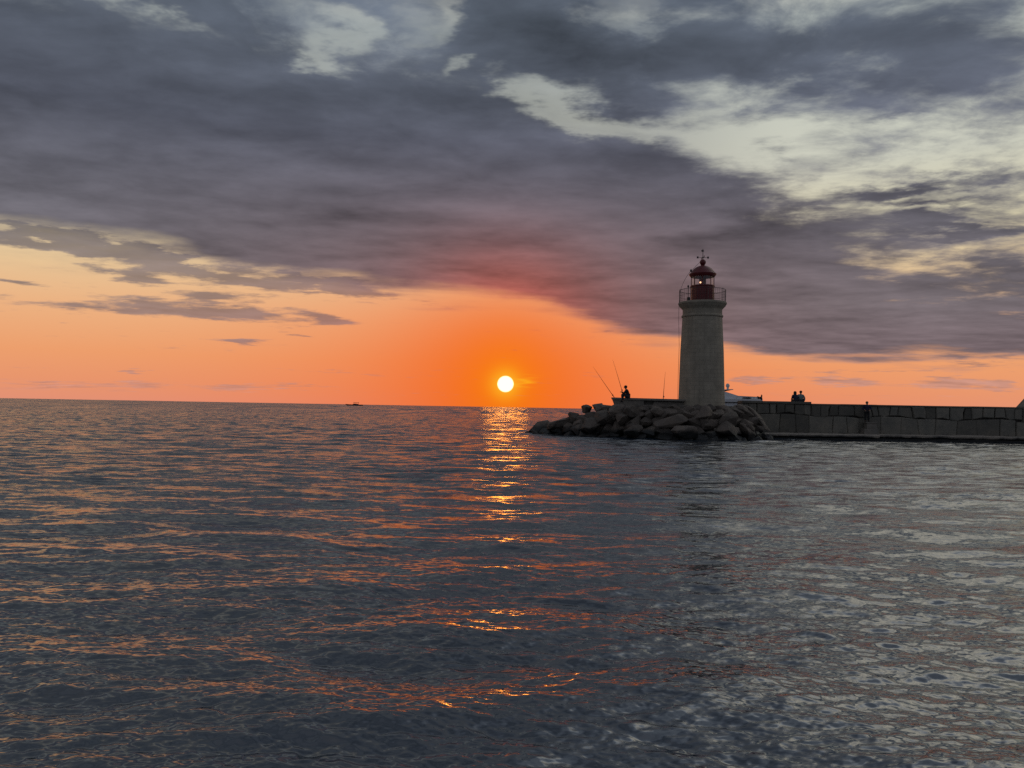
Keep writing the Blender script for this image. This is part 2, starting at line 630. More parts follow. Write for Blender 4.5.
def water_mesh():
    rs = [2.2]
    while rs[-1] < 30000:
        r = rs[-1]
        rs.append(r + max(0.011, min(r * r / 2800.0, r * 0.009)))
    r = np.array(rs)
    fine = np.linspace(-43, 43, 1050)
    coarse = np.linspace(43, 317, 60)[1:-1]
    az_ = np.radians(np.concatenate([fine, coarse]))
    RR, AA = np.meshgrid(r, az_, indexing='ij')
    X, Y = RR * np.sin(AA), RR * np.cos(AA)
    Z = np.zeros_like(X)

    def fade(a, b):
        t = np.clip((RR - a) / (b - a), 0, 1)
        return 1 - t * t * (3 - 2 * t)
    wide = 1 - np.clip((np.abs(((AA + math.pi) % (2 * math.pi)) - math.pi) - R(42)) / R(3), 0, 1)
    h1 = fft_tile(97.0, 1024, 0.5, 5.0, W_SWELL, 84, 9.0, 3, lpeak=2.2)
    h2 = fft_tile(23.0, 1536, 0.16, 0.7, W_CHOP, 59, 7.0, 5, power=-3.4)
    h3 = fft_tile(5.3, 768, 0.045, 0.18, W_RIPPLE, 88, 4.0, 9, power=-3.3)
    c, s = math.cos(0.5), math.sin(0.5)
    patch = sample(fft_tile(180.0, 256, 9.0, 60.0, 0.02, 80, 1.0, 11), 180.0, X, Y)
    patch = np.clip(1 + 0.55 * patch / patch.std(), 0.25, 2.0)
    Z += sample(h1, 97.0, X, Y) * fade(150, 420)
    Z += sample(h2, 23.0, X * c + Y * s, Y * c - X * s) * fade(15, 45) * (0.6 + 0.4 * patch)
    Z += sample(h3, 5.3, X, Y) * fade(7, 18) * patch
    Z *= wide
    nr, na = X.shape
    co = np.stack([X, Y, Z], -1).reshape(-1, 3)
    idx = np.arange(nr * na).reshape(nr, na)
    a = idx[:-1, :]
    b = idx[1:, :]
    q = np.stack([a, np.roll(a, -1, 1), np.roll(b, -1, 1), b], -1).reshape(-1, 4)
    q = q[:, ::-1]
    nv = len(co)
    co = np.vstack([co, [[0, 0, 0]]])
    tri = np.stack([idx[0], np.roll(idx[0], -1), np.full(na, nv)], -1)
    me = bpy.data.meshes.new('water')
    me.vertices.add(len(co))
    me.vertices.foreach_set('co', co.astype(np.float32).ravel())
    loops = np.concatenate([q.ravel(), tri.ravel()]).astype(np.int32)
    me.loops.add(len(loops))
    me.loops.foreach_set('vertex_index', loops)
    st = np.concatenate([np.arange(len(q)) * 4, len(q) * 4 + np.arange(len(tri)) * 3]).astype(np.int32)
    me.polygons.add(len(st))
    me.polygons.foreach_set('loop_start', st)
    me.update(calc_edges=True)
    me.validate()
    me.shade_smooth()
    return me


W_SWELL, W_CHOP, W_RIPPLE = 0.082, 0.108, 0.085
me = water_mesh()
wm, wt, wp = newmat('sea_water')
pos = worldpos()
px_, py_, pz_ = split(pos)
dist = E.op('SQRT', px_ * px_ + py_ * py_)
far = smooth(dist, 5.0, 26.0)
vfar = smooth(dist, 60.0, 400.0)


def slope_noise(sx, sy, det, rough, off):
    n = noise_n(comb(px_ * sx + off, py_ * sy, off), 1.0, det, rough, color=True)
    a, b, _ = split(n)
    return a - 0.5, b - 0.5


patchn = noise_n(comb(px_ * 0.012, py_ * 0.045, 2.0), 1.0, 4.0, 0.55)
pa = 0.45 + patchn * 1.1
a1, b1 = slope_noise(7.0, 22.0, 2.0, 0.6, 1.0)       # fine ripples
a2, b2 = slope_noise(0.9, 2.6, 5.0, 0.72, 5.0)       # wavelets the mesh no longer carries
a3, b3 = slope_noise(0.28, 0.016, 6.0, 0.8, 9.0)      # far seas
k1 = (1.0 - vfar) * 0.44
k2 = far * (1.0 - vfar * 0.6) * 2.0
k3 = vfar * 2.0
sxn = (a1 * k1 + a2 * k2 * 0.8 + a3 * k3 * 1.6) * pa
syn = (b1 * k1 * 1.2 + b2 * k2 * 1.2 + b3 * k3 * 1.2) * pa - far * 0.11 - vfar * 0.02
geo = E.nt.nodes.new('ShaderNodeNewGeometry')
vadd = E.nt.nodes.new('ShaderNodeVectorMath')
vadd.operation = 'ADD'
E.nt.links.new(geo.outputs['Normal'], vadd.inputs[0])
E.nt.links.new(comb(sxn, syn, 0.0), vadd.inputs[1])
vn = E.nt.nodes.new('ShaderNodeVectorMath')
vn.operation = 'NORMALIZE'
E.nt.links.new(vadd.outputs[0], vn.inputs[0])
E.nt.links.new(vn.outputs[0], wp.inputs['Normal'])
setc(wp, 'Base Color', (0.007, 0.016, 0.026, 1))
setc(wp, 'Roughness', 0.09 + far * 0.06 + vfar * 0.05)
setc(wp, 'IOR', 2.4)
me.materials.append(wm)
water = bpy.data.objects.new('water', me)
COL.objects.link(water)
tag(water, kind='structure')

# ------------------------------------------------------------------ materials
M_ROCK = stone_mat('boulder_stone', (0.100, 0.090, 0.079), bump_d=0.15)
M_CORE = stone_mat('rubble_stone', (0.035, 0.032, 0.03))
M_WALL = stone_mat('wall_stone', (0.148, 0.150, 0.132), tide=(0.55, 0.3), attr=True, bump_d=0.03)
M_CONC = stone_mat('concrete', (0.15, 0.145, 0.13), scale=0.9, bump_d=0.015)
M_CONC_DRY = stone_mat('dry_concrete', (0.16, 0.155, 0.14), wet=False, scale=0.9, bump_d=0.015)
M_RED = plain('red_paint', (0.11, 0.007, 0.008), 0.5)
M_DARK = plain('dark_iron', (0.03, 0.028, 0.028), 0.55)
M_WHITE = plain('white_gelcoat', (0.55, 0.56, 0.58), 0.3, var=0.05)
M_BLACK = plain('black_fabric', (0.012, 0.012, 0.014), 0.9)
M_BLUE = plain('navy_cloth', (0.012, 0.014, 0.045), 0.9)
M_TEAL = plain('grey_green_cloth', (0.16, 0.20, 0.20), 0.9)
M_JEANS = plain('dark_trousers', (0.02, 0.021, 0.028), 0.9)
M_SKIN = plain('skin', (0.30, 0.17, 0.11), 0.6, var=0.08)
M_HAIR = plain('dark_hair', (0.018, 0.012, 0.009), 0.7)
M_EYE = plain('eye', (0.03, 0.02, 0.02), 0.3)
M_ROD = plain('rod_carbon', (0.03, 0.025, 0.025), 0.5)

# ------------------------------------------------------------------ lighthouse
DL = 59.0
base = P(701.5, 404.6, DL)
CX = P(701.9, 350, DL).x
TZ = base.z - 0.15


def LZ(y):
    return P(702, y, DL).z - TZ


sL = DL / F


def half(w):
    return w * sL / 2 * 0.995


m_t, t_, p_ = newmat('tower_masonry')
oc = objco()
ox, oy, oz = split(oc)
an = E.op('ARCTAN2', ox, oy) * 1.55
bn = E.nt.nodes.new('ShaderNodeTexBrick')
E.nt.links.new(comb(an, oz, 0.0), bn.inputs['Vector'])
bn.inputs['Color1'].default_value = (0.25, 0.22, 0.17, 1)
bn.inputs['Color2'].default_value = (0.22, 0.195, 0.15, 1)
bn.inputs['Mortar'].default_value = (0.17, 0.152, 0.12, 1)
bn.inputs['Scale'].default_value = 1.0
bn.inputs['Brick Width'].default_value = 0.62
bn.inputs['Row Height'].default_value = 0.31
bn.inputs['Mortar Size'].default_value = 0.012
n1 = noise_n(oc, 1.1, 7.0, 0.6)
n2 = noise_n(comb(ox * 3.0, oy * 3.0, oz * 0.5), 1.0, 5.0, 0.6)
cc = E.nt.nodes.new('ShaderNodeVectorMath')
cc.operation = 'SCALE'
E.nt.links.new(bn.outputs['Color'], cc.inputs[0])
E.nt.links.new(((0.55 + n1 * 0.7) * (0.7 + n2 * 0.7) * 1.25).s, cc.inputs['Scale'])
setc(p_, 'Base Color', cc.outputs[0])
setc(p_, 'Roughness', 0.9)
bump(p_, n1 * 0.4 - E(bn.outputs['Fac']) * 0.4, 0.3, 0.015)

lh = thing('lighthouse', (CX, DL, TZ), 'tapered grey stone lighthouse with dark red lantern and balcony rail', 'lighthouse')
tw = MB().lathe([(half(46.3), -0.4), (half(45.6), 0.1), (half(42.6), LZ(352)), (half(39.6), LZ(322)), (half(39.2), LZ(317.6))], 72)
tw.build('tower', m_t, lh, smooth=40)
cor = MB().lathe([(half(39.2), LZ(317.7)), (half(40.8), LZ(317.4)), (half(41.2), LZ(316.4)), (half(40.6), LZ(315.7)), (half(38.8), LZ(315.3)),
                  (half(38.8), LZ(310.2)), (half(39.6), LZ(309.4)), (half(42.0), LZ(308.2)), (half(45.0), LZ(306.8)), (half(46.6), LZ(305.2)), (half(47.6), LZ(304.6)), (half(47.6), LZ(303.2)), (half(46.8), LZ(302.7)), (0.3, LZ(302.6))], 72)
cor.build('cornice', m_t, lh, smooth=30)
# gallery railing
rl = MB()
rr = half(45.6)
z0, z1 = LZ(302.6), LZ(290.6)
NP = 56
for k in range(NP):
    a = 2 * math.pi * k / NP
    big = k % 7 == 0
    rl.tube([(rr * math.cos(a), rr * math.sin(a), z0), (rr * math.cos(a), rr * math.sin(a), z1 + (0.06 if big else 0))], 0.02 if big else 0.0085, 6)


def ring(mb, r, z, t, n=56):
    mb.tube([(r * math.cos(2 * math.pi * k / n), r * math.sin(2 * math.pi * k / n), z) for k in range(n + 1)], t, 6)


ring(rl, rr, z1, 0.018)
ring(rl, rr, z0 + (z1 - z0) * 0.52, 0.009)
ring(rl, rr, z0 + 0.09, 0.009)
rl.build('gallery_railing', M_DARK, lh, smooth=50)
post = MB()
gx, gy = half(45.6) * -0.76, -half(45.6) * 0.55
post.tube([(gx, gy, LZ(302.6)), (gx, gy, LZ(289.5))], 0.03, 8)
post.ball((gx, gy, LZ(288.6)), (0.07, 0.07, 0.10))
post.box((gx + 0.05, gy + 0.1, LZ(300.8)), (0.20, 0.16, 0.26))
post.build('gallery_lamp', M_DARK, lh, smooth=40)
# lantern drum
dr = MB().lathe([(half(23.6), LZ(302.6)), (half(23.6), LZ(301.4)), (half(23.0), LZ(301.2)), (half(23.0), LZ(287.3)), (half(24.2), LZ(286.9)), (half(24.2), LZ(285.9)), (0.2, LZ(285.8))], 12, a0=R(15))
drum = dr.build('lantern_drum', M_RED, lh, smooth=20)
MB().box((0.30, -half(23.0) * 0.985, LZ(295.5)), (0.46, 0.05, 0.86)).build('hatch', M_RED, drum, bevel=0.01)
# glazing and bars
gm, gt, gp = newmat('lantern_glass')
tr = gt.nodes.new('ShaderNodeBsdfTransparent')
tr.inputs[0].default_value = (0.93, 0.88, 0.86, 1)
gl = gt.nodes.new('ShaderNodeBsdfGlossy')
gl.inputs['Roughness'].default_value = 0.05
mx = gt.nodes.new('ShaderNodeMixShader')
mx.inputs[0].default_value = 0.06
gt.links.new(tr.outputs[0], mx.inputs[1])
gt.links.new(gl.outputs[0], mx.inputs[2])
gt.links.new(mx.outputs[0], gt.nodes['Material Output'].inputs[0])
gz0, gz1 = LZ(285.8), LZ(276.6)
MB().lathe([(half(22.0), gz0), (half(22.0), gz1)], 32, cap=False).build('lantern_glass', gm, lh)
fb = MB()
for k in range(8):
    a = R(22.5 + 8) + 2 * math.pi * k / 8
    q = half(22.3)
    fb.tube([(q * math.cos(a), q * math.sin(a), gz0), (q * math.cos(a), q * math.sin(a), gz1)], 0.028, 6)
ring(fb, half(22.3), gz1 - 0.02, 0.03, 24)
fb.build('glazing_bars', M_RED, lh, smooth=50)
ln = MB().lathe([(0.10, gz0), (0.10, gz0 + 0.12), (0.19, gz0 + 0.14), (0.23, gz0 + 0.35), (0.19, gz0 + 0.56), (0.12, gz0 + 0.58), (0.10, gz0 + 0.66)], 16)
for k in range(6):
    a = R(10) + 2 * math.pi * k / 6
    ln.tube([(0.26 * math.cos(a), 0.26 * math.sin(a), gz0 + 0.04), (0.26 * math.cos(a), 0.26 * math.sin(a), gz0 + 0.66)], 0.022, 6)
ring(ln, 0.26, gz0 + 0.64, 0.025, 24)
ring(ln, 0.26, gz0 + 0.10, 0.025, 24)
lens = ln.build('lens', M_RED, lh, smooth=40)
bm_, bt_, bp_ = newmat('lit_bulb')
setc(bp_, 'Emission Color', (1.0, 0.55, 0.3, 1))
setc(bp_, 'Emission Strength', 2.2)
bp = P(700.4, 282.4, DL - 0.36)
MB().ball((bp.x - CX, -0.36, bp.z - TZ), 0.065, 12, 8).build('bulb', bm_, lens, smooth=60)
# roof
rf = MB().lathe([(half(24.0), gz1 - 0.03), (half(26.6), LZ(275.2)), (half(27.0), LZ(274.2)), (half(25.4), LZ(273.4)), (half(22.5), LZ(271.6)), (half(19.0), LZ(269.6)), (half(14.5), LZ(267.7)), (half(9), LZ(266.4)),
                 (half(4.4), LZ(265.9)), (half(3.6), LZ(265.0)), (0.03, LZ(264.9))], 24)
roof = rf.build('dome_roof', M_RED, lh, smooth=35)
fz = LZ(262.3)
MB().ball((0, 0, fz), (half(6.2), half(6.2), half(6.2)), 20, 12).lathe([(half(4.6), LZ(265.0)), (half(2.6), LZ(264.4)), (half(2.6), LZ(263.8))], 16).build('finial_ball', M_RED, roof, smooth=40)
wv = MB()
wv.tube([(0, 0, LZ(260)), (0, 0, LZ(249.3))], [0.028, 0.02], 8)
za = LZ(257.6)
wv.tube([(-0.36, 0, za), (0.36, 0, za)], 0.014, 6)
wv.tube([(0, -0.36, za), (0, 0.36, za)], 0.014, 6)
for s_ in (-1, 1):
    wv.box((0.40 * s_, 0, za + 0.01), (0.13, 0.02, 0.15))
    wv.box((0, 0.40 * s_, za + 0.01), (0.02, 0.13, 0.15))
wv.ball((0, 0, za), 0.06)
zt = LZ(250.6)
wv.prism([(-0.10, zt - .10), (0.11, zt - 0.05), (0.04, zt + 0.02), (0.0, zt + .17), (-0.05, zt + 0.02), (-0.13, zt + 0.06)], 'y', -0.012, 0.012)
wv.build('weather_vane', M_DARK, roof, smooth=40)


def LP(px, py, dy):
    q = P(px, py, DL + dy)
    return (q.x - CX, dy, q.z - TZ)


cb = MB()
cb.tube([LP(699.5, 262.5, -.2), LP(696, 266, -.3), LP(692.6, 269.6, -.4), LP(690.4, 271.4, -.5), LP(687, 276, -.6), LP(683.6, 282, -.7), LP(681.3, 287.5, -.8), LP(680.2, 292, -.85), LP(679.0, 303, -.9), LP(678.7, 320, -.9), LP(679.2, 345, -.9), LP(678.2, 375, -.9), LP(677.6, 402, -.9)], 0.013, 6)
cb.ball(LP(691.0, 270.6, -.48), (0.08, 0.08, 0.11))
cb.build('lightning_cable', M_DARK, lh, smooth=50)

# ------------------------------------------------------------------ quay, parapet and breakwater
QZ = 2.47
q = MB()
q.prism([(P(622, 405, 61).x, 61.0), (P(616, 405, 58.6).x, 58.1), (P(672, 405, 58).x, 57.7), (P(735, 405, 58).x, 57.7), (P(748, 405, 61).x, 61.85), (P(756, 405, 66).x, 68.0), (P(630, 405, 66).x, 68.0)], 'z', -1.0, QZ)
quay = q.build('quay', M_CONC, bevel=0.05)
tag(quay, kind='structure')
q = MB().box((60.0, 65.2, 0.4), (99.0, 5.4, 2.9))
mole = q.build('mole_deck', M_CONC)
tag(mole, kind='structure')

# low parapet on the seaward end beside the tower
pw = thing('parapet', P(646, 404, 58.4), 'low concrete parapet with slanted end left of the lighthouse foot', 'wall')
px0 = pw.location.copy()


def rel(px, py, d):
    v = P(px, py, d) - px0
    return v


D0 = 58.2
zt0, zt1 = rel(613, 397.4, D0).z, rel(681, 399.3, D0).z
xa, xb = rel(612.8, 397, D0).x, rel(684, 399, D0).x
zl = QZ - px0.z
def cop(x):
    return zt0 + (zt1 - zt0) * (x - xa) / (xb - xa) - 0.15


xm, xg = rel(643.5, 404, D0).x, rel(653.5, 404, D0).x
body = MB().prism([(xa + 0.02, cop(xa)), (rel(616, 404.5, D0).x, zl - 0.25), (xm, zl - 0.25), (xm, cop(xm))], 'y', -0.35, 0.35)
body.prism([(xm + .002, zl - 0.25), (xb, zl - 0.25), (xb, cop(xb)), (xm + .002, cop(xm))], 'y', 0.08, 0.34)
body.prism([(xg, zl - 0.25), (xb - 0.02, zl - 0.25), (xb - 0.02, zl + 0.22), (xg, zl + 0.24)], 'y', -0.2, 0.075)
body.build('wall_body', M_CONC_DRY, pw, bevel=0.02)
MB().prism([(xa - 0.06, zt0), (xa, zt0 - 0.155), (xb, zt1 - 0.165), (xb, zt1)], 'y', -0.45, 0.42).build('coping', M_CONC_DRY, pw, bevel=0.03)

# breakwater wall
XW0, XW1 = P(742, 410, 61.2).x, 62.0
YF = 61.2
XS = P(811.3, 403, YF).x
ZTOP, ZTOP_L = 2.82, 2.95
XR = P(1015.8, 405, YF + 0.9).x
bw = thing('breakwater_wall', (XW0, YF, 0.0), 'long harbour breakwater wall of weathered stone blocks with concrete ledge', 'wall')
rng = random.Random(4)


def tone_attr(o, tones, per):
    me_ = o.data
    at = me_.attributes.new('tone', 'FLOAT', 'FACE')
    at.data.foreach_set('value', tones)


class Blocks:
    def __init__(self):
        self.mb, self.n = MB(), []

    def block(self, poly, depth, tone):
        """front face polygon (x,z) chamfered; world coordinates, local to the wall"""
        cx = sum(p[0] for p in poly) / len(poly)
        cz = sum(p[1] for p in poly) / len(poly)
        n = len(poly)
        ch = 0.05
        inner = []
        for (x, z) in poly:
            d = math.hypot(x - cx, z - cz)
            k = max(0.0, 1 - ch * 1.4 / d)
            inner.append((cx + (x - cx) * k, cz + (z - cz) * k))
        f0 = len(self.mb.f)
        tx, tz = rng.uniform(-.03, .03), rng.uniform(-.03, .03)
        vs = [(x, depth + tx * (x - cx) + tz * (z - cz), z) for x, z in inner] + [(x, depth + ch, z) for x, z in poly] + [(x, 0.5, z) for x, z in poly]
        fs = [tuple(range(n))]
        for i in range(n):
            j = (i + 1) % n
            fs += [(i, n + i, n + j, j), (n + i, 2 * n + i, 2 * n + j, n + j)]
        self.mb.add(vs, fs)
        self.n += [tone] * (len(self.mb.f) - f0)


def course(x0, x1, zb, zt, wmin, wmax, gap, cut=0.0, bl=None, dj=0.06):
    """irregular masonry course: zb / zt are functions of x"""
    x = x0
    lt, lb = x0, x0
    while x < x1 - 0.01:
        w = rng.uniform(wmin, wmax)
        xe = x + w
        if xe > x1 - wmin * 0.7:
            xe = x1
        rt = xe + rng.uniform(-.1, .1) if xe < x1 else x1
        rb = xe + rng.uniform(-.1, .1) if xe < x1 else x1
        g = gap * rng.uniform(0.3, 1.5)
        poly = [(lb + g / 2, zb(lb)), (rb - g / 2, zb(rb))]
        if rng.random() < cut:
            poly += [(rb - g / 2, zb(rb) + (zt(rt) - zb(rb)) * 0.6)]
        poly += [(rt - g / 2, zt(rt)), (lt + g / 2, zt(lt))]
        if rng.random() < cut:
            m = (lb + rb) / 2
            poly.insert(1, (m, zb(m) - rng.uniform(-.06, .12)))
        bl.block(poly, rng.uniform(-dj, dj), rng.uniform(0.6, 1.35))
        lt, lb, x = rt, rb, xe


def wob(seed, amp, f):
    ph = [random.Random(seed + i).uniform(0, 6.28) for i in range(3)]
    return lambda x: amp * (math.sin(x * f + ph[0]) + 0.6 * math.sin(x * f * 2.3 + ph[1]) + 0.4 * math.sin(x * f * 5.1 + ph[2]))


W = XW1 - XW0
wj = wob(2, 0.10, 0.7)
joint = lambda x: 1.80 + wj(x) + (0.10 if x < 9 else 0)
bl = Blocks()
course(0, XS - XW0, lambda x: joint(x) + 0.03, lambda x: ZTOP_L - 0.20, 0.45, 1.15, 0.05, 0.6, bl)
course(XS - XW0, XR - XW0, lambda x: joint(x) + 0.03, lambda x: ZTOP - 0.13, 0.45, 1.25, 0.055, 0.65, bl)
course(0, XR - XW0 - 0.6, lambda x: 0.45, lambda x: joint(x) - 0.03, 0.9, 1.9, 0.014, 0.3, bl, 0.03)
ms = bl.mb.build('masonry', M_WALL, bw)
tone_attr(ms, bl.n, 0)
# dark packed core behind the joints
MB().box((W / 2, 0.78, 1.5), (W, 1.05, 2.5)).box(((XS - XW0) / 2, 0.79, 2.5), (XS - XW0 - 0.1, 0.9, 0.56)).build('wall_core', M_CORE, bw)
# coping slabs
cp = MB()
x = 0.0
while x < XS - XW0 - 0.1:
    xe = min(x + rng.uniform(1.5, 2.2), XS - XW0)
    cp.box(((x + xe) / 2, 0.62, ZTOP_L - 0.09), (xe - x - 0.02, 1.36, 0.19))
    x = xe
while x < XR - XW0:
    xe = min(x + rng.uniform(1.8, 3.0), XR - XW0)
    cp.box(((x + xe) / 2, 0.66, ZTOP - 0.06 + rng.uniform(-.008, .008)), (xe - x - 0.015, 1.36, 0.12))
    x = xe
cp.build('coping', M_WALL, bw, bevel=0.02).data.attributes.new('tone', 'FLOAT', 'FACE')
ob = [o for o in COL.objects if o.name.startswith('coping') and o.parent == bw][0]
ob.data.attributes['tone'].data.foreach_set('value', [0.8] * len(ob.data.polygons))
# raised shoulder at the far end
xr = XR - XW0
zr = P(1024, 398.6, YF + 0.9).z
slope_ = (zr - ZTOP) / (P(1024, 398.6, YF + 0.9).x - XR)
xe = xr + 2.3 / slope_
zz = ZTOP + 0.05
sh = Blocks()
sh.block([(xr - 0.55, 0.45), (xr + 2.0, 0.45), (xr + 2.0, 1.62), (xr - 0.55, 1.62)], -0.10, 0.9)
sh.block([(xr + 2.03, 0.45), (xr + 5.0, 0.45), (xr + 5.0, 1.62), (xr + 2.03, 1.62)], -0.08, 0.8)
sh.block([(xr + 0.02, 1.66), (xr + 1.6, 1.66), (xr + 1.6, zz + slope_ * 1.6), (xr + 0.02, zz)], -0.10, 0.9)
sh.block([(xr + 1.63, 1.66), (xe, 1.66), (xe, zz + 2.3), (xr + 1.63, zz + slope_ * 1.63)], -0.08, 0.85)
sh.block([(xe + 0.03, 1.66), (xe + 4, 1.66), (xe + 4, zz + 2.3), (xe + 0.03, zz + 2.3)], -0.08, 0.8)
sh.block([(xr + 5.03, 0.45), (xe + 4, 0.45), (xe + 4, 1.62), (xr + 5.03, 1.62)], -0.08, 0.9)
o = sh.mb.build('raised_shoulder', M_WALL, bw)
tone_attr(o, sh.n, 0)
MB().prism([(xr + 0.03, 1.0), (xr + 0.03, zz - .02), (xe, zz + 2.28), (xe + 4, zz + 2.28), (xe + 4, 1.0)], 'y', 0.45, 0.9).build('shoulder_core', M_WALL, bw).data.attributes.new('tone', 'FLOAT', 'FACE')
bpy.data.objects['shoulder_core'].data.attributes['tone'].data.foreach_set('value', [0.8] * len(bpy.data.objects['shoulder_core'].data.polygons))
# ledges at the water, the nearer one ending beside the stone step
XL = P(877, 437, 59.9).x - XW0
rng2 = random.Random(8)


def ledge(x0, x1, y0, y1, zt, name):
    mb_ = MB()
    n = int((x1 - x0) / 0.4)
    top, bot = [], []
    front = []
    for i in range(n + 1):
        x_ = x0 + (x1 - x0) * i / n
        front.append((x_, y0 + rng2.uniform(-.05, .05), zt + rng2.uniform(-.03, .02)))
    vs, fs = [], []
    for (x_, y_, z_) in front:
        vs += [(x_, y1, z_ + 0.03), (x_, y_ + 0.08, z_), (x_, y_, z_ - 0.07), (x_, y_ + 0.02, z_ - 0.20), (x_, y_ + 0.22 + rng2.uniform(-.08, .1), z_ - 0.32), (x_, y_ + 0.3, -0.8), (x_, y1, -0.8)]
    k = 7
    for i in range(n):
        for j in range(k - 1):
            fs.append((i * k + j, i * k + j + 1, (i + 1) * k + j + 1, (i + 1) * k + j))
    fs.append(tuple(range(k)))
    fs.append(tuple(range(n * k + k - 1, n * k - 1, -1)))
    mb_.add(vs, fs)
    return mb_.build(name, M_LEDGE, bw, smooth=25)


M_LEDGE = stone_mat('ledge_concrete', (0.27, 0.26, 0.23), tide=(0.42, 0.22), scale=0.9, bump_d=0.02)
ledge(P(760, 438, 59.6).x - XW0, XL, -1.75, 0.3, 0.47, 'ledge')
ledge(XL + 0.05, W, -0.75, 0.3, 0.50, 'ledge')
# stone step against the wall, under the standing figure
st = thing('stone_step', P(869.5, 433, 60.75), 'pale stone mounting block standing on the ledge against the wall', 'stone block')
stx = st.location
s1 = MB().box((0, 0, 0.20), (1.15, 0.72, 0.50), taper=(0.94, 0.94)).box((0.06, 0.02, 0.66), (0.80, 0.60, 0.42), taper=(0.95, 0.95))
st.location.z = 0.47
s1.build('blocks', M_CONC_DRY, st, bevel=0.03)
MB().box((0.06, 0.02, 0.91), (0.92, 0.66, 0.09)).build('top_slab', M_CONC_DRY, st, bevel=0.02)
STEP_TOP = 0.47 + 0.955
#@@OBJ


# ------------------------------------------------------------------ boulders
def boulder_mesh(seed, size, pts=15):
    rg = random.Random(seed)
    bm = bmesh.new()
    for k in range(pts):
        n = Vector((rg.gauss(0, 1), rg.gauss(0, 1), rg.gauss(0, 1))).normalized()
        bm.verts.new(n * rg.uniform(0.88, 1.16))
    h = bmesh.ops.convex_hull(bm, input=bm.verts)
    bmesh.ops.delete(bm, geom=[v for v in bm.verts if not v.link_faces], context='VERTS')
    bmesh.ops.bevel(bm, geom=list(bm.edges), offset=0.07, segments=2, profile=0.6, affect='EDGES', clamp_overlap=True)
    bmesh.ops.triangulate(bm, faces=bm.faces)
    bmesh.ops.subdivide_edges(bm, edges=[e for e in bm.edges if e.calc_length() > 0.22], cuts=2, use_grid_fill=True)
    bmesh.ops.triangulate(bm, faces=bm.faces)
    bmesh.ops.recalc_face_normals(bm, faces=bm.faces)
    off = Vector((rg.uniform(-50, 50), rg.uniform(-50, 50), rg.uniform(-50, 50)))
    for v in bm.verts:
        p = v.co.copy()
        s = mnoise.fractal(p * 1.8 + off, 1.0, 2.1, 4) * 0.07 + mnoise.fractal(p * 6 + off, 1.0, 2.0, 3) * 0.03
        p += p.normalized() * s
        v.co = Vector((p.x * size[0], p.y * size[1], p.z * size[2]))
    me_ = bpy.data.meshes.new('boulder')
    bm.to_mesh(me_)
    bm.free()
    me_.materials.append(M_ROCK)
    me_.shade_smooth()
    me_.set_sharp_from_angle(angle=R(18))
    return me_


ROCKS = 'boulders heaped round the lighthouse foot'


def boulder(seed, loc, size, rot, label):
    o = bpy.data.objects.new('boulder', boulder_mesh(seed, size))
    COL.objects.link(o)
    o.location = loc
    o.rotation_euler = rot
    return tag(o, label, 'boulder', ROCKS)


ORD = ['first', 'second', 'third', 'fourth', 'fifth', 'sixth', 'seventh', 'eighth', 'ninth', 'tenth', 'eleventh', 'twelfth', 'thirteenth',
       'fourteenth', 'fifteenth', 'sixteenth', 'seventeenth', 'eighteenth', 'nineteenth', 'twentieth', 'twenty-first', 'twenty-second']


def toe_depth(px):
    xs = [526, 545, 580, 640, 690, 740, 775]
    ds = [63.6, 61.6, 58.9, 56.0, 54.9, 55.2, 57.2]
    return float(np.interp(px, xs, ds))


def top_line(px):
    """how high the heap reaches at this bearing (picture height of its upper outline)"""
    return float(np.interp(px, [528, 541, 550, 562, 576, 590, 603, 614, 640, 700, 735, 746, 757, 770, 778],
                           [433, 422, 421, 416.5, 411.5, 409.5, 406, 404, 403.6, 403.6, 403.8, 407, 417, 430, 438]))


def heap_point(px, t):
    """point on the slope of the heap: t = 0 at the water, 1 at the upper edge"""
    d0 = toe_depth(px)
    yb = 433 + (px - 530) * 0.0
    d1 = max(d0 + 0.6, float(np.interp(px, [528, 560, 600, 640, 700, 746, 778], [64.4, 62.3, 60.2, 57.9, 56.9, 57.8, 60.0])))
    d = d0 + (d1 - d0) * t
    zt = max(P(px, top_line(px), d1).z, 0.25)
    x = P(px, 420, d).x
    return Vector((x, d, -0.05 + zt * t)), zt


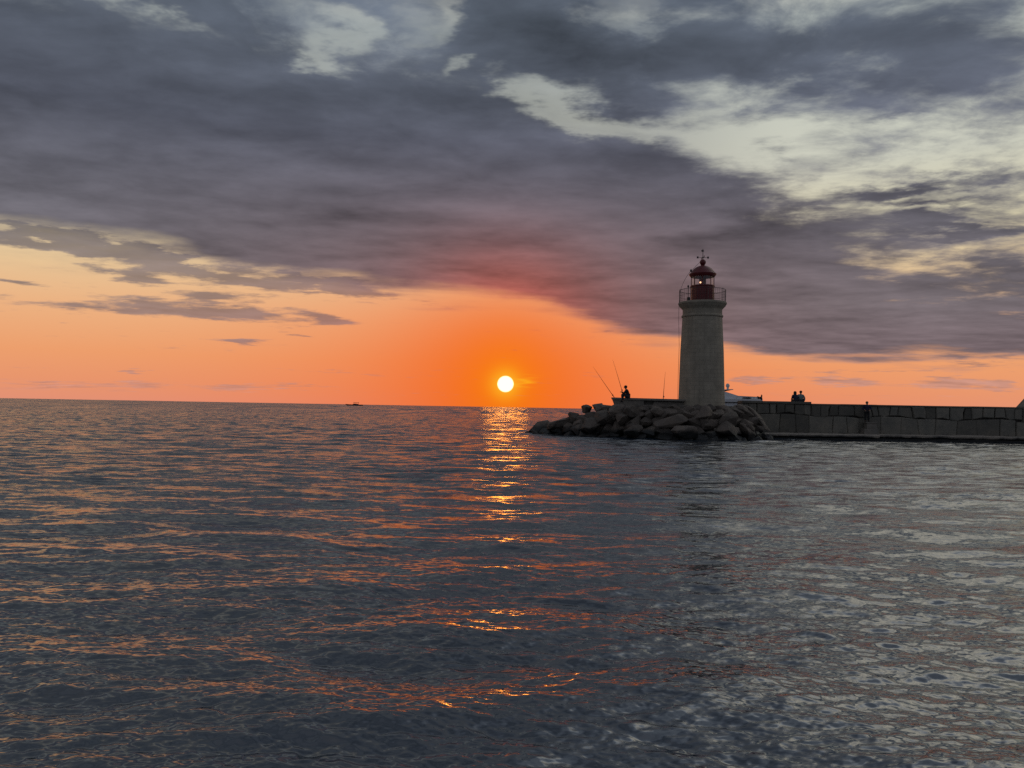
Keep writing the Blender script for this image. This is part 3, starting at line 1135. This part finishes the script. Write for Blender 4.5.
ROWS = [
    (0.02, list(np.linspace(537, 769, 21)), (0.80, 0.72, 0.56), 'dark weed-stained boulder in the waterline row of the heap, %s from its seaward tip'),
    (0.28, list(np.linspace(546, 765, 21)), (0.80, 0.72, 0.54), 'rough grey boulder one row above the waterline rocks, %s from the seaward end'),
    (0.52, list(np.linspace(558, 758, 19)), (0.78, 0.70, 0.52), 'angular grey boulder two rows above the waterline rocks, %s from the seaward end'),
    (0.74, list(np.linspace(572, 752, 17)), (0.74, 0.68, 0.48), 'broken grey boulder three rows above the waterline, %s from the seaward end'),
    (0.93, list(np.linspace(588, 744, 15)), (0.72, 0.66, 0.42), 'grey boulder in the top row under the parapet and tower, %s from the seaward end'),
]
rk = random.Random(21)
for ri, (t, pxs, sz, lab) in enumerate(ROWS):
    for i, px in enumerate(pxs):
        px = px + (rk.uniform(-3, 3) if 0 < i < len(pxs) - 1 else 0)
        p, zt = heap_point(px, t + rk.uniform(-.05, .05))
        k = rk.uniform(0.75, 1.3) * (0.62 + 0.38 * min(1, zt / 2.0))
        s = (sz[0] * k * rk.uniform(.85, 1.25), sz[1] * k, sz[2] * k * rk.uniform(.8, 1.2))
        if ri == 0:
            p.z = max(p.z, 0.0) + 0.05
        elif ri == 4:
            p.z = min(p.z + 0.2, 2.42 - s[2] * 0.35)
        p.z -= s[2] * 0.30
        p.y += 0.2
        boulder(100 * ri + i, p, s, (rk.uniform(-.4, .4), rk.uniform(-.35, .35), rk.uniform(0, 6.28)), lab % ORD[i])

# the ones that stand out
heroes = [
    # px, py centre, depth, half sizes, rotation, label, seed
    (541, 429.5, 63.2, (0.85, 0.8, 0.62), (0.0, -0.55, 0.2), 'pointed dark boulder rising alone at the seaward tip of the heap', 501),
    (532.5, 433.2, 63.5, (0.62, 0.5, 0.24), (0, .1, 0), 'flat dark slab half awash beyond the pointed tip boulder', 502),
    (560, 423.5, 61.4, (1.05, .8, 0.55), (0, -.42, .1), 'wedge shaped boulder sloping up behind the pointed tip boulder', 503),
    (574, 417.8, 60.9, (0.62, .6, 0.46), (0.2, .3, .9), 'small knobbly boulder on the skyline halfway down the heap', 504),
    (600, 409.6, 59.6, (0.36, .36, 0.22), (0, .1, .3), 'tiny rounded boulder on the skyline just beyond the parapet end', 505),
    (730.5, 419.5, 55.9, (0.92, .75, 0.52), (0.1, -.22, .1), 'broad pale peaked boulder below and beside the tower foot', 506),
    (749, 427.8, 56.3, (0.60, .55, 0.36), (0.0, .12, .1), 'pale blocky boulder below the long diagonal slab', 507),
    (727, 429.5, 55.1, (0.78, .7, 0.52), (0.3, .05, .5), 'dark rounded boulder under the broad peaked one', 508),
    (759, 419.5, 57.9, (1.45, .5, 0.30), (0.25, .78, .05), 'long diagonal slab leaning down along the wall end of the heap', 509),
    (744, 411.5, 57.6, (0.80, .6, 0.40), (0.1, .45, .2), 'tilted grey slab at the top beside the diagonal slab', 510),
    (704, 416.5, 55.9, (0.92, .7, 0.72), (0.2, 0, .4), 'large square faced boulder directly below the lighthouse tower', 511),
    (672, 420.5, 55.5, (1.15, .7, 0.46), (0.1, -.20, .1), 'long slanting boulder with dark hollow under it left of the tower foot', 512),
    (656, 411.0, 56.9, (0.80, .6, 0.42), (0.1, .12, .4), 'rounded grey boulder under the dark gap of the parapet', 513),
    (686, 431.5, 54.7, (1.0, .75, 0.55), (0.0, .1, .4), 'low dark boulder at the water straight below the cable side of the tower', 514),
    (632, 430.5, 56.0, (0.72, .6, 0.5), (0.1, -.3, .4), 'hollowed boulder at the water below the seated angler', 515),
    (606, 417.5, 58.4, (1.0, .8, 0.55), (0.1, -.25, .4), 'wide reddish boulder below the slanted parapet end', 516),
    (619, 410.5, 57.6, (0.85, .6, 0.50), (0.1, -.1, .5), 'squat grey boulder directly under the slanted parapet end', 518),
    (631, 411.5, 57.2, (0.80, .6, 0.52), (0.1, .15, .9), 'blocky grey boulder directly under the seated angler', 519),
    (625, 419.0, 56.9, (0.85, .6, 0.55), (0.2, .15, .2), 'fractured grey boulder midway down the heap below the angler', 520),
    (591, 426.0, 58.6, (1.1, .8, 0.62), (0.15, -.2, 1.0), 'wide reddish boulder near the water between heap tip and parapet end', 517),
]
for (px, py, d, s, r_, lab, seed) in heroes:
    boulder(seed, P(px, py, d), [q_ * 1.08 for q_ in s], r_, lab)

# rubble packed under the boulders
cm = MB()
NS, NT = 70, 10
vs, fs = [], []
for i in range(NS + 1):
    px = 528 + (776 - 528) * i / NS
    for j in range(NT + 1):
        t = j / NT
        p, zt = heap_point(px, t)
        n = mnoise.fractal(Vector((p.x * .9, p.y * .9, 3.0)), 1.0, 2.0, 4) * 0.2
        vs.append((p.x, p.y + 0.55, min(p.z - 0.35 + n, QZ - 0.15) if t > 0 else -0.8))
    p, zt = heap_point(px, 1.0)
    vs.append((p.x, p.y + 3.0, -0.8))
k = NT + 2
for i in range(NS):
    for j in range(k - 1):
        fs.append((i * k + j, (i + 1) * k + j, (i + 1) * k + j + 1, i * k + j + 1))
cm.add(vs, fs)
tag(cm.build('rubble_bank', M_CORE, smooth=40), kind='structure')


# ------------------------------------------------------------------ people
def skin_mesh(name, verts, edges, radii, roots, mat, parent, levels=2, fat=1.1):
    me_ = bpy.data.meshes.new(name)
    me_.from_pydata([tuple(v) for v in verts], edges, [])
    o = bpy.data.objects.new(name, me_)
    COL.objects.link(o)
    sk = o.modifiers.new('skin', 'SKIN')
    sk.use_smooth_shade = True
    sk.branch_smoothing = 0.6
    ly = me_.skin_vertices[0].data if me_.skin_vertices else None
    if ly is None:
        bm = bmesh.new()
        bm.from_mesh(me_)
        bm.verts.layers.skin.verify()
        bm.to_mesh(me_)
        bm.free()
        ly = me_.skin_vertices[0].data
    for i, r_ in enumerate(radii):
        r_ = (r_, r_) if not isinstance(r_, tuple) else r_
        ly[i].radius = (r_[0] * fat, r_[1] * fat)
        ly[i].use_root = i in roots
    ss = o.modifiers.new('sub', 'SUBSURF')
    ss.levels = ss.render_levels = levels
    dg = bpy.context.evaluated_depsgraph_get()
    dg.update()
    new = bpy.data.meshes.new_from_object(o.evaluated_get(dg))
    o.modifiers.clear()
    o.data = new
    new.name = name
    new.materials.clear()
    new.materials.append(mat)
    new.shade_smooth()
    o.parent = parent
    return o


class Chain:
    def __init__(self):
        self.v, self.e, self.r, self.roots = [], [], [], set()

    def root(self, p, r):
        self.v.append(Vector(p)); self.r.append(r)
        self.roots.add(len(self.v) - 1)
        return len(self.v) - 1

    def go(self, a, *pr):
        for p, r in pr:
            self.v.append(Vector(p)); self.r.append(r)
            self.e.append((a, len(self.v) - 1))
            a = len(self.v) - 1
        return a


def lerp(a, b, t):
    return Vector(a) * (1 - t) + Vector(b) * t


def hand(ch, wrist, direction, side, curl, up):
    """palm, four unequal fingers and a thumb; direction = forearm direction, up = back of the hand"""
    d = Vector(direction).normalized()
    u = Vector(up).normalized()
    s = d.cross(u).normalized() * side
    for k, ln_ in enumerate((0.070, 0.080, 0.074, 0.058)):
        b = Vector(wrist) + d * 0.078 + s * (0.030 - 0.020 * k)
        c1 = d * math.cos(curl) - u * math.sin(curl)
        c2 = d * math.cos(2 * curl) - u * math.sin(2 * curl)
        i = ch.root(b - d * 0.02, 0.010)
        ch.go(i, (b + c1 * ln_ * 0.45, 0.0095), (b + c1 * ln_ * 0.45 + c2 * ln_ * 0.35, 0.0085), (b + c1 * ln_ * 0.45 + c2 * ln_ * 0.55 - u * 0.012 * curl, 0.007))
    b = Vector(wrist) + d * 0.035 + s * 0.03
    i = ch.root(b - s * 0.01, 0.013)
    ch.go(i, (b + s * 0.028 + d * 0.03, 0.0115), (b + s * 0.034 + d * 0.058 - u * 0.012, 0.0095))


def person(loc, face, J, label, top_mat, leg_mat, hair_len, curl=0.5, sleeve=0.95, hood=False, group=None, size=1.0):
    """J: joints in the figure's own metres (x right, y forward, z up); face = heading about z"""
    root_o = thing('person', loc, label, 'person', group, rz=face)
    g = lambda n: Vector(J[n])
    c = Chain()
    pel = c.root(g('pelvis'), (0.135, 0.11))
    ch_ = c.go(pel, (lerp(g('pelvis'), g('chest'), .5), (0.125, 0.10)), (g('chest'), (0.145, 0.105)))
    nk = c.go(ch_, (g('neck'), 0.055))
    hd = c.go(nk, (lerp(g('neck'), g('head'), 0.55), 0.062), (g('head'), (0.098, 0.112)), (g('crown'), (0.064, 0.070)))
    look = (Vector(J.get('look', (0, 1, 0)))).normalized()
    hp = g('head')
    sidev = look.cross(Vector((0, 0, 1))).normalized()
    for sd in ('L', 'R'):
        sg = -1 if sd == 'L' else 1
        el_, wr = g('elbow' + sd), g('wrist' + sd)
        fd = (wr - el_).normalized()
        c.go(ch_, (g('shoulder' + sd), 0.062), (lerp(g('shoulder' + sd), el_, .5), 0.050), (el_, 0.041), (lerp(el_, wr, .4), 0.040), (wr, 0.027), (wr + fd * 0.045, (0.040, 0.018)), (wr + fd * 0.085, (0.038, 0.016)))
        hand(c, wr, fd, -sg, curl, J.get('up' + sd, (0, 0, 1)))
        hip, kn, an_ = g('hip' + sd), g('knee' + sd), g('ankle' + sd)
        c.go(pel, (hip, 0.092), (lerp(hip, kn, .5), 0.076), (kn, 0.058), (lerp(kn, an_, .35), 0.056), (an_, 0.038), (g('toe' + sd), 0.036))
    # nose and ears grow from the head
    for p_, r_ in ((hp + look * 0.085 + Vector((0, 0, -0.01)), 0.016),):
        i = c.root(hp + look * 0.06 + Vector((0, 0, 0.012)), 0.014)
        c.go(i, (p_ + look * 0.018, r_))
    for sg in (-1, 1):
        i = c.root(hp + sidev * sg * 0.07, 0.016)
        c.go(i, (hp + sidev * sg * 0.088 - look * 0.008 + Vector((0, 0, 0.012)), 0.017))
    body_ = skin_mesh('body', c.v, c.e, c.r, c.roots, M_SKIN, root_o)
    for sg in (-1, 1):
        MB().ball(hp + look * 0.088 + sidev * sg * 0.034 + Vector((0, 0, 0.018)), 0.013, 10, 6).build('eye', M_EYE, root_o, smooth=60)
    MB().ball(hp + look * 0.092 + Vector((0, 0, -0.048)), (0.022, 0.012, 0.006), 10, 6).build('mouth', M_EYE, root_o, smooth=60)
    # jacket or shirt
    t = Chain()
    pel = t.root(g('pelvis') + Vector((0, 0, -0.02)), (0.158, 0.135))
    ch_ = t.go(pel, (lerp(g('pelvis'), g('chest'), .5), (0.155, 0.128)), (g('chest'), (0.172, 0.132)))
    t.go(ch_, (lerp(g('chest'), g('neck'), 0.85), 0.085))
    for sd in ('L', 'R'):
        el_, wr = g('elbow' + sd), g('wrist' + sd)
        t.go(ch_, (g('shoulder' + sd), 0.080), (lerp(g('shoulder' + sd), el_, .5), 0.066), *(((el_, 0.058), (lerp(el_, wr, sleeve), 0.044)) if sleeve > 0 else ((lerp(g('shoulder' + sd), el_, .85), 0.062),)))
    skin_mesh('jacket' if sleeve > 0 else 'shirt', t.v, t.e, t.r, t.roots, top_mat, root_o, fat=1.36)
    l = Chain()
    pel = l.root(g('pelvis') + Vector((0, 0, -0.03)), (0.148, 0.125))
    for sd in ('L', 'R'):
        hip, kn, an_ = g('hip' + sd), g('knee' + sd), g('ankle' + sd)
        l.go(pel, (hip, 0.106), (lerp(hip, kn, .5), 0.090), (kn, 0.073), (lerp(kn, an_, .4), 0.069), (lerp(kn, an_, .93), 0.058))
    skin_mesh('trousers', l.v, l.e, l.r, l.roots, leg_mat, root_o, fat=1.25)
    for sd in ('L', 'R'):
        f = Chain()
        an_, to = g('ankle' + sd), g('toe' + sd)
        bk = (an_ - to)
        bk.z = 0
        i = f.root(an_ + bk.normalized() * 0.02 + Vector((0, 0, -.012)), 0.052)
        f.go(i, (lerp(an_, to, .5), 0.05), (to, 0.044))
        skin_mesh('shoe', f.v, f.e, f.r, f.roots, M_BLACK, root_o)
    # hair
    prof = [(.07, -.07), (.104, -.03), (.112, .03), (.098, .088), (.056, .122), (.006, .132)]
    if hair_len > 0:
        prof = [(.05, -.10 - hair_len), (.098, -.05 - hair_len), (.122, -.09), (.120, .02), (.104, .085), (.058, .122), (.006, .134)]
    hm = MB().lathe(prof, 20, c=tuple(hp - look * 0.034))
    hm.build('cap' if hood else 'hair', M_BLACK if hood else M_HAIR, root_o, smooth=70)
    root_o.scale = (size,) * 3
    return root_o


def seated(lean=0.1, feet_drop=0.5, thigh=0.42, knee_rise=0.0, spread=0.10, arms='lap'):
    """sitting; origin on the seat under the hips; y forward"""
    J = dict(pelvis=(0, 0, .12), chest=(0, lean * .75, .43), neck=(0, lean * 1.0, .58), head=(0, lean * 1.25 + .02, .72), crown=(0, lean * 1.3 + .01, .80))
    for sd, s in (('L', -1), ('R', 1)):
        J['shoulder' + sd] = (s * .185, lean * .85, .51)
        J['hip' + sd] = (s * .095, .03, .10)
        J['knee' + sd] = (s * spread * 1.1, thigh + .03, .10 + knee_rise)
        J['ankle' + sd] = (s * spread * 1.1, thigh + .02 - 0.06, .10 + knee_rise - feet_drop * 0.86)
        J['toe' + sd] = (s * (spread * 1.1 + .03), thigh + .14, .06 + knee_rise - feet_drop * 0.86 - 0.01)
        if arms == 'lap':
            J['elbow' + sd] = (s * .25, lean * .7 + .04, .25)
            J['wrist' + sd] = (s * .12, .26, .20)
        elif arms == 'prop':
            J['elbow' + sd] = (s * .27, -.06, .27)
            J['wrist' + sd] = (s * .27, -.10, .06)
        elif arms == 'hold':
            J['elbow' + sd] = (s * .23, lean * .8 + .16, .30)
            J['wrist' + sd] = (s * .06, .40 + .06 * s, .36 + .03 * s)
    return J


# angler on the parapet, facing the open sea
d_an = 58.05
sp = P(628.3, 400, d_an)
ztop_an = P(628, 397.75, D0).z
J = seated(lean=0.16, feet_drop=0.52, thigh=0.40, knee_rise=0.13, arms='hold')
an_face = R(84)
person((sp.x, d_an, ztop_an), an_face, J, 'person in dark jacket and cap seated on the parapet end holding up a fishing rod', M_BLACK, M_JEANS, 0, curl=1.0, hood=True, size=1.1)


def rod(p0, p1, label, bend=0.0, reel_t=0.10):
    p0, p1 = Vector(p0), Vector(p1)
    t_ = thing('fishing_rod', p0, label, 'fishing rod', 'fishing rods on the seaward end')
    v = p1 - p0
    L = v.length
    pts, rs = [], []
    side = v.cross(Vector((0, 1, 0))).normalized()
    for i in range(15):
        f_ = i / 14
        pts.append(v * f_ + side * (bend * f_ * f_ * L))
        rs.append(0.019 * (1 - f_) + 0.005)
    MB().tube(pts, rs, 8).build('blank', M_ROD, t_, smooth=50)
    MB().tube([v * 0.0, v * 0.14], 0.026, 10).build('grip', M_BLACK, t_, smooth=50)
    q_ = v * reel_t - side * 0.0
    rl_ = MB()
    rl_.tube([q_, q_ + Vector((0, -0.08, -0.02))], 0.012, 6)
    rl_.tube([q_ + Vector((-.04, -0.10, -0.03)), q_ + Vector((.05, -0.10, -0.03))], [0.042, 0.05], 12)
    rl_.build('reel', M_DARK, t_, smooth=40)
    for f_ in (0.3, 0.45, 0.6, 0.75, 0.9, 0.99):
        c_ = v * f_ + side * (bend * f_ * f_ * L)
        MB().tube([c_ + Vector((0, -0.002, 0)), c_ + Vector((0, -0.035, 0.012)), c_ + Vector((0, -0.035, -0.012)), c_], 0.004, 5).build('line_guide', M_DARK, t_, smooth=50)
    return t_


rod(P(614.6, 397.8, d_an), P(592.5, 367.2, d_an - 1.2), 'thin fishing rod slanting out over the sea from the slanted parapet end', bend=-0.02)
# the held rod passes through the angler's hands
Mr = Matrix.Rotation(an_face, 4, 'Z')
hl = Vector((sp.x, d_an, ztop_an)) + Mr @ Vector((0.0, .43, .36))
hr = P(613.2, 359.5, d_an - 0.6)
dirr = (hr - hl).normalized()
rod(hl - dirr * 0.35, hr, "fishing rod held up steeply in the seated angler's hands", bend=0.012, reel_t=0.2)
rod(P(663.2, 399.0, 58.55), P(665.0, 371.8, 58.9), 'fishing rod standing upright on the parapet between angler and tower', bend=-0.012)

# couple on the wall, backs to the camera
yc = 61.9
zc = ZTOP_L + 0.005
J = seated(lean=0.10, feet_drop=0.45, arms='prop')
J['elbowL'], J['wristL'] = (-.24, .10, .27), (-.20, .30, .20)
J['elbowR'], J['wristR'] = (.24, .04, .27), (.16, .26, .20)
person((P(795.6, 401, yc).x, yc, zc), R(3), J, 'person with long dark hair in navy top seated on the wall beside a companion', M_BLUE, M_JEANS, 0.16, group='couple seated on the wall')
J = seated(lean=0.04, feet_drop=0.48, arms='prop')
for k_ in ('chest', 'neck', 'head', 'crown', 'shoulderL', 'shoulderR'):
    v = Vector(J[k_]); v.z *= 1.07; J[k_] = tuple(v)
J['wristR'] = (.26, -.02, .05)
J['elbowL'], J['wristL'] = (-.27, .06, .30), (-.20, .28, .20)
person((P(800.9, 401, yc).x, yc, zc), R(-4), J, 'short-haired person in pale grey-green shirt seated on the wall, taller of the pair', M_TEAL, M_JEANS, 0, group='couple seated on the wall')

# figure standing on the stone step with hands in front
J = dict(pelvis=(0, 0, .93), chest=(0, .01, 1.27), neck=(0, .03, 1.44), head=(0, .06, 1.58), crown=(0, .06, 1.66))
for sd, s in (('L', -1), ('R', 1)):
    J['shoulder' + sd] = (s * .20, .0, 1.36)
    J['elbow' + sd] = (s * .31, -.02, 1.09)
    J['wrist' + sd] = (s * .20, .20, 1.00)
    J['hip' + sd] = (s * .095, 0, .90)
    J['knee' + sd] = (s * .11, .04, .49)
    J['ankle' + sd] = (s * .12, 0, .085)
    J['toe' + sd] = (s * .15, .13, .045)
person((P(867.6, 415, 60.6).x, 60.72, STEP_TOP), R(165), J, 'person in navy jacket and dark trousers standing on the stone block against the wall', M_BLUE, M_BLACK, 0, size=0.96)

# ------------------------------------------------------------------ yacht moored behind the wall
DY = 76.0
sy = DY / F
yo = P(724, 411, DY)
yt = thing('motor_yacht', (yo.x, DY, 0.0), 'white motor yacht moored behind the wall right of the lighthouse, radar dome on its arch', 'yacht')


def YX(px):
    return P(px, 400, DY).x - yo.x


def YZ(px, py):
    return P(px, py, DY).z


deck = YZ(745, 399.4)
x_st, x_bw = YX(684), YX(762.5)


def loft(mb_, secs):
    """secs: list of (x, [(y,z)...]) closed symmetric sections"""
    n = len(secs[0][1])
    vs, fs = [], []
    for x_, pr in secs:
        vs += [(x_, y_, z_) for y_, z_ in pr]
    for i in range(len(secs) - 1):
        for j in range(n):
            l_ = (j + 1) % n
            fs.append((i * n + j, i * n + l_, (i + 1) * n + l_, (i + 1) * n + j))
    fs.append(tuple(range(n)))
    b = (len(secs) - 1) * n
    fs.append(tuple(range(b, b + n)))
    mb_.add(vs, fs)


def hsec(bm_, zk, zd, fl=0.85):
    return [(-bm_, zd), (-bm_ * .97, zd * .6), (-bm_ * fl, .35), (-bm_ * .35, zk), (bm_ * .35, zk), (bm_ * fl, .35), (bm_ * .97, zd * .6), (bm_, zd)]


hl_ = MB()
Lh = x_bw - x_st
loft(hl_, [(x_st, hsec(1.5, -.35, deck - .05)), (x_st + Lh * .3, hsec(1.62, -.45, deck - .04)), (x_st + Lh * .6, hsec(1.5, -.45, deck)), (x_st + Lh * .82, hsec(1.0, -.4, deck + .03, .7)), (x_st + Lh * .94, hsec(.48, -.2, deck + .06, .55)), (x_bw, hsec(.06, .6, deck + .08, .5))])
hull = hl_.build('hull', M_WHITE, yt, smooth=40)
MB().tube([(x_st + .2, -1.6, deck - .35), (x_st + Lh * .3, -1.69, deck - .35), (x_st + Lh * .6, -1.57, deck - .33), (x_st + Lh * .82, -1.06, deck - .3)], 0.05, 8).build('rubbing_strake', M_DARK, hull, smooth=50)
ca = MB()


def csec(w, z):
    return [(-w, deck - .06), (-w * .86, z), (w * .86, z), (w, deck - .06)]


loft(ca, [(YX(688), csec(1.25, YZ(690, 391.6))), (YX(722), csec(1.25, YZ(722, 391.8))), (YX(728), csec(1.2, YZ(728, 393.6))), (YX(735.5), csec(1.08, YZ(735, 395.9))), (YX(752), csec(.75, YZ(752, 396.7))), (YX(756), csec(.5, YZ(756, 397.3)))])
cabin = ca.build('cabin', M_WHITE, yt, smooth=30)
M_WIN = plain('dark_glass', (0.015, 0.017, 0.02), 0.12)
for a_, b_, za_, zb_ in ((739.5, 748.5, 398.4, 397.3), (700, 719, 396.5, 393.5)):
    w_ = 1.0 if a_ > 730 else 1.25
    MB().prism([(YX(a_), YZ(a_, za_)), (YX(b_), YZ(b_, za_)), (YX(b_ - 1.5), YZ(b_, zb_)), (YX(a_ + 1.2), YZ(a_, zb_))], 'y', -w_ - .02, -w_ * .6).build('cabin_window', M_WIN, cabin)
ar = MB()
ar.prism([(YX(714), YZ(714, 391.8)), (YX(720), YZ(720, 391.8)), (YX(722), YZ(722, 389.6)), (YX(730), YZ(730, 389.3)), (YX(730), YZ(730, 390.1)), (YX(721), YZ(721, 390.5))], 'y', -1.1, 1.1)
arch = ar.build('radar_arch', M_WHITE, yt, bevel=0.02)
rz = YZ(727.6, 385.6)
MB().ball((YX(727.6), 0, rz), (.19, .19, .215), 20, 12).lathe([(.10, YZ(727.6, 389.4)), (.11, rz - .16)], 14, c=(YX(727.6), 0, 0)).build('radar_dome', M_WHITE, arch, smooth=50)
bu = MB()
for a_, h_ in ((755.5, .16), (757.3, .24), (758.8, .18), (760.3, .21)):
    bu.ball((YX(a_), -.15, YZ(a_, 398.6)), (.15, .2, h_), 12, 8)
bu.build('furled_canvas', M_BLACK, yt, smooth=60)
MB().tube([(YX(761.5), 0, YZ(761.5, 399.4)), (YX(761.5), 0, YZ(761.5, 394.6))], 0.035, 8).box((YX(761.6), 0, YZ(761, 396.0)), (.12, .05, .22)).build('jackstaff', M_DARK, yt, smooth=50)
rls = MB()
for f_ in (.62, .70, .78, .86, .92):
    xx = x_st + Lh * f_
    w_ = float(np.interp(f_, [.6, .82, .94, 1], [1.45, .95, .45, .05]))
    rls.tube([(xx, -w_, deck - .02), (xx, -w_, deck + .26)], .012, 6)
rls.tube([(x_st + Lh * f_, -float(np.interp(f_, [.6, .82, .94, 1], [1.45, .95, .45, .05])), deck + .26) for f_ in (.62, .7, .78, .86, .92)], .012, 6)
rls.build('bow_rail', M_DARK, yt, smooth=50)

# ------------------------------------------------------------------ far boat on the horizon
DB = 1300.0
bo = P(355.2, 405.6, DB)
fb_ = thing('motor_boat', (bo.x, DB, 0.0), 'small dark motor boat with open canopy far out on the horizon', 'boat')
u = DB / F          # metres per picture pixel there
hb = MB()


def bsec(w, zk, zd):
    return [(-w, zd), (-w * .8, zk + .2), (-w * .2, zk), (w * .2, zk), (w * .8, zk + .2), (w, zd)]


loft(hb, [(-9.6 * u, bsec(.3, 1.0, 1.55 * u)), (-7.5 * u, bsec(1.6, -.4, 1.35 * u)), (-3 * u, bsec(2.6, -.8, 1.15 * u)), (4 * u, bsec(2.8, -.8, 1.05 * u)), (7.6 * u, bsec(2.5, -.5, 1.1 * u))])
M_HULLD = plain('dark_hull', (0.035, 0.035, 0.04), 0.5)
hb.build('hull', M_HULLD, fb_, smooth=40)
wb = MB().prism([(-3.0 * u, 1.0 * u), (3.4 * u, 1.0 * u), (3.0 * u, 1.75 * u), (0.6 * u, 1.85 * u), (-1.2 * u, 2.0 * u)], 'y', -1.9, 1.9)
wb.build('wheelhouse', M_HULLD, fb_)
cnp = MB().box((0.9 * u, 0, 3.05 * u), (5.2 * u, 3.4, .35 * u))
for a_ in (-1.3, 0.6, 3.0):
    for b_ in (-1.5, 1.5):
        cnp.tube([(a_ * u, b_, 1.7 * u), (a_ * u + .3, b_, 2.95 * u)], .12, 6)
cnp.build('canopy', M_HULLD, fb_)
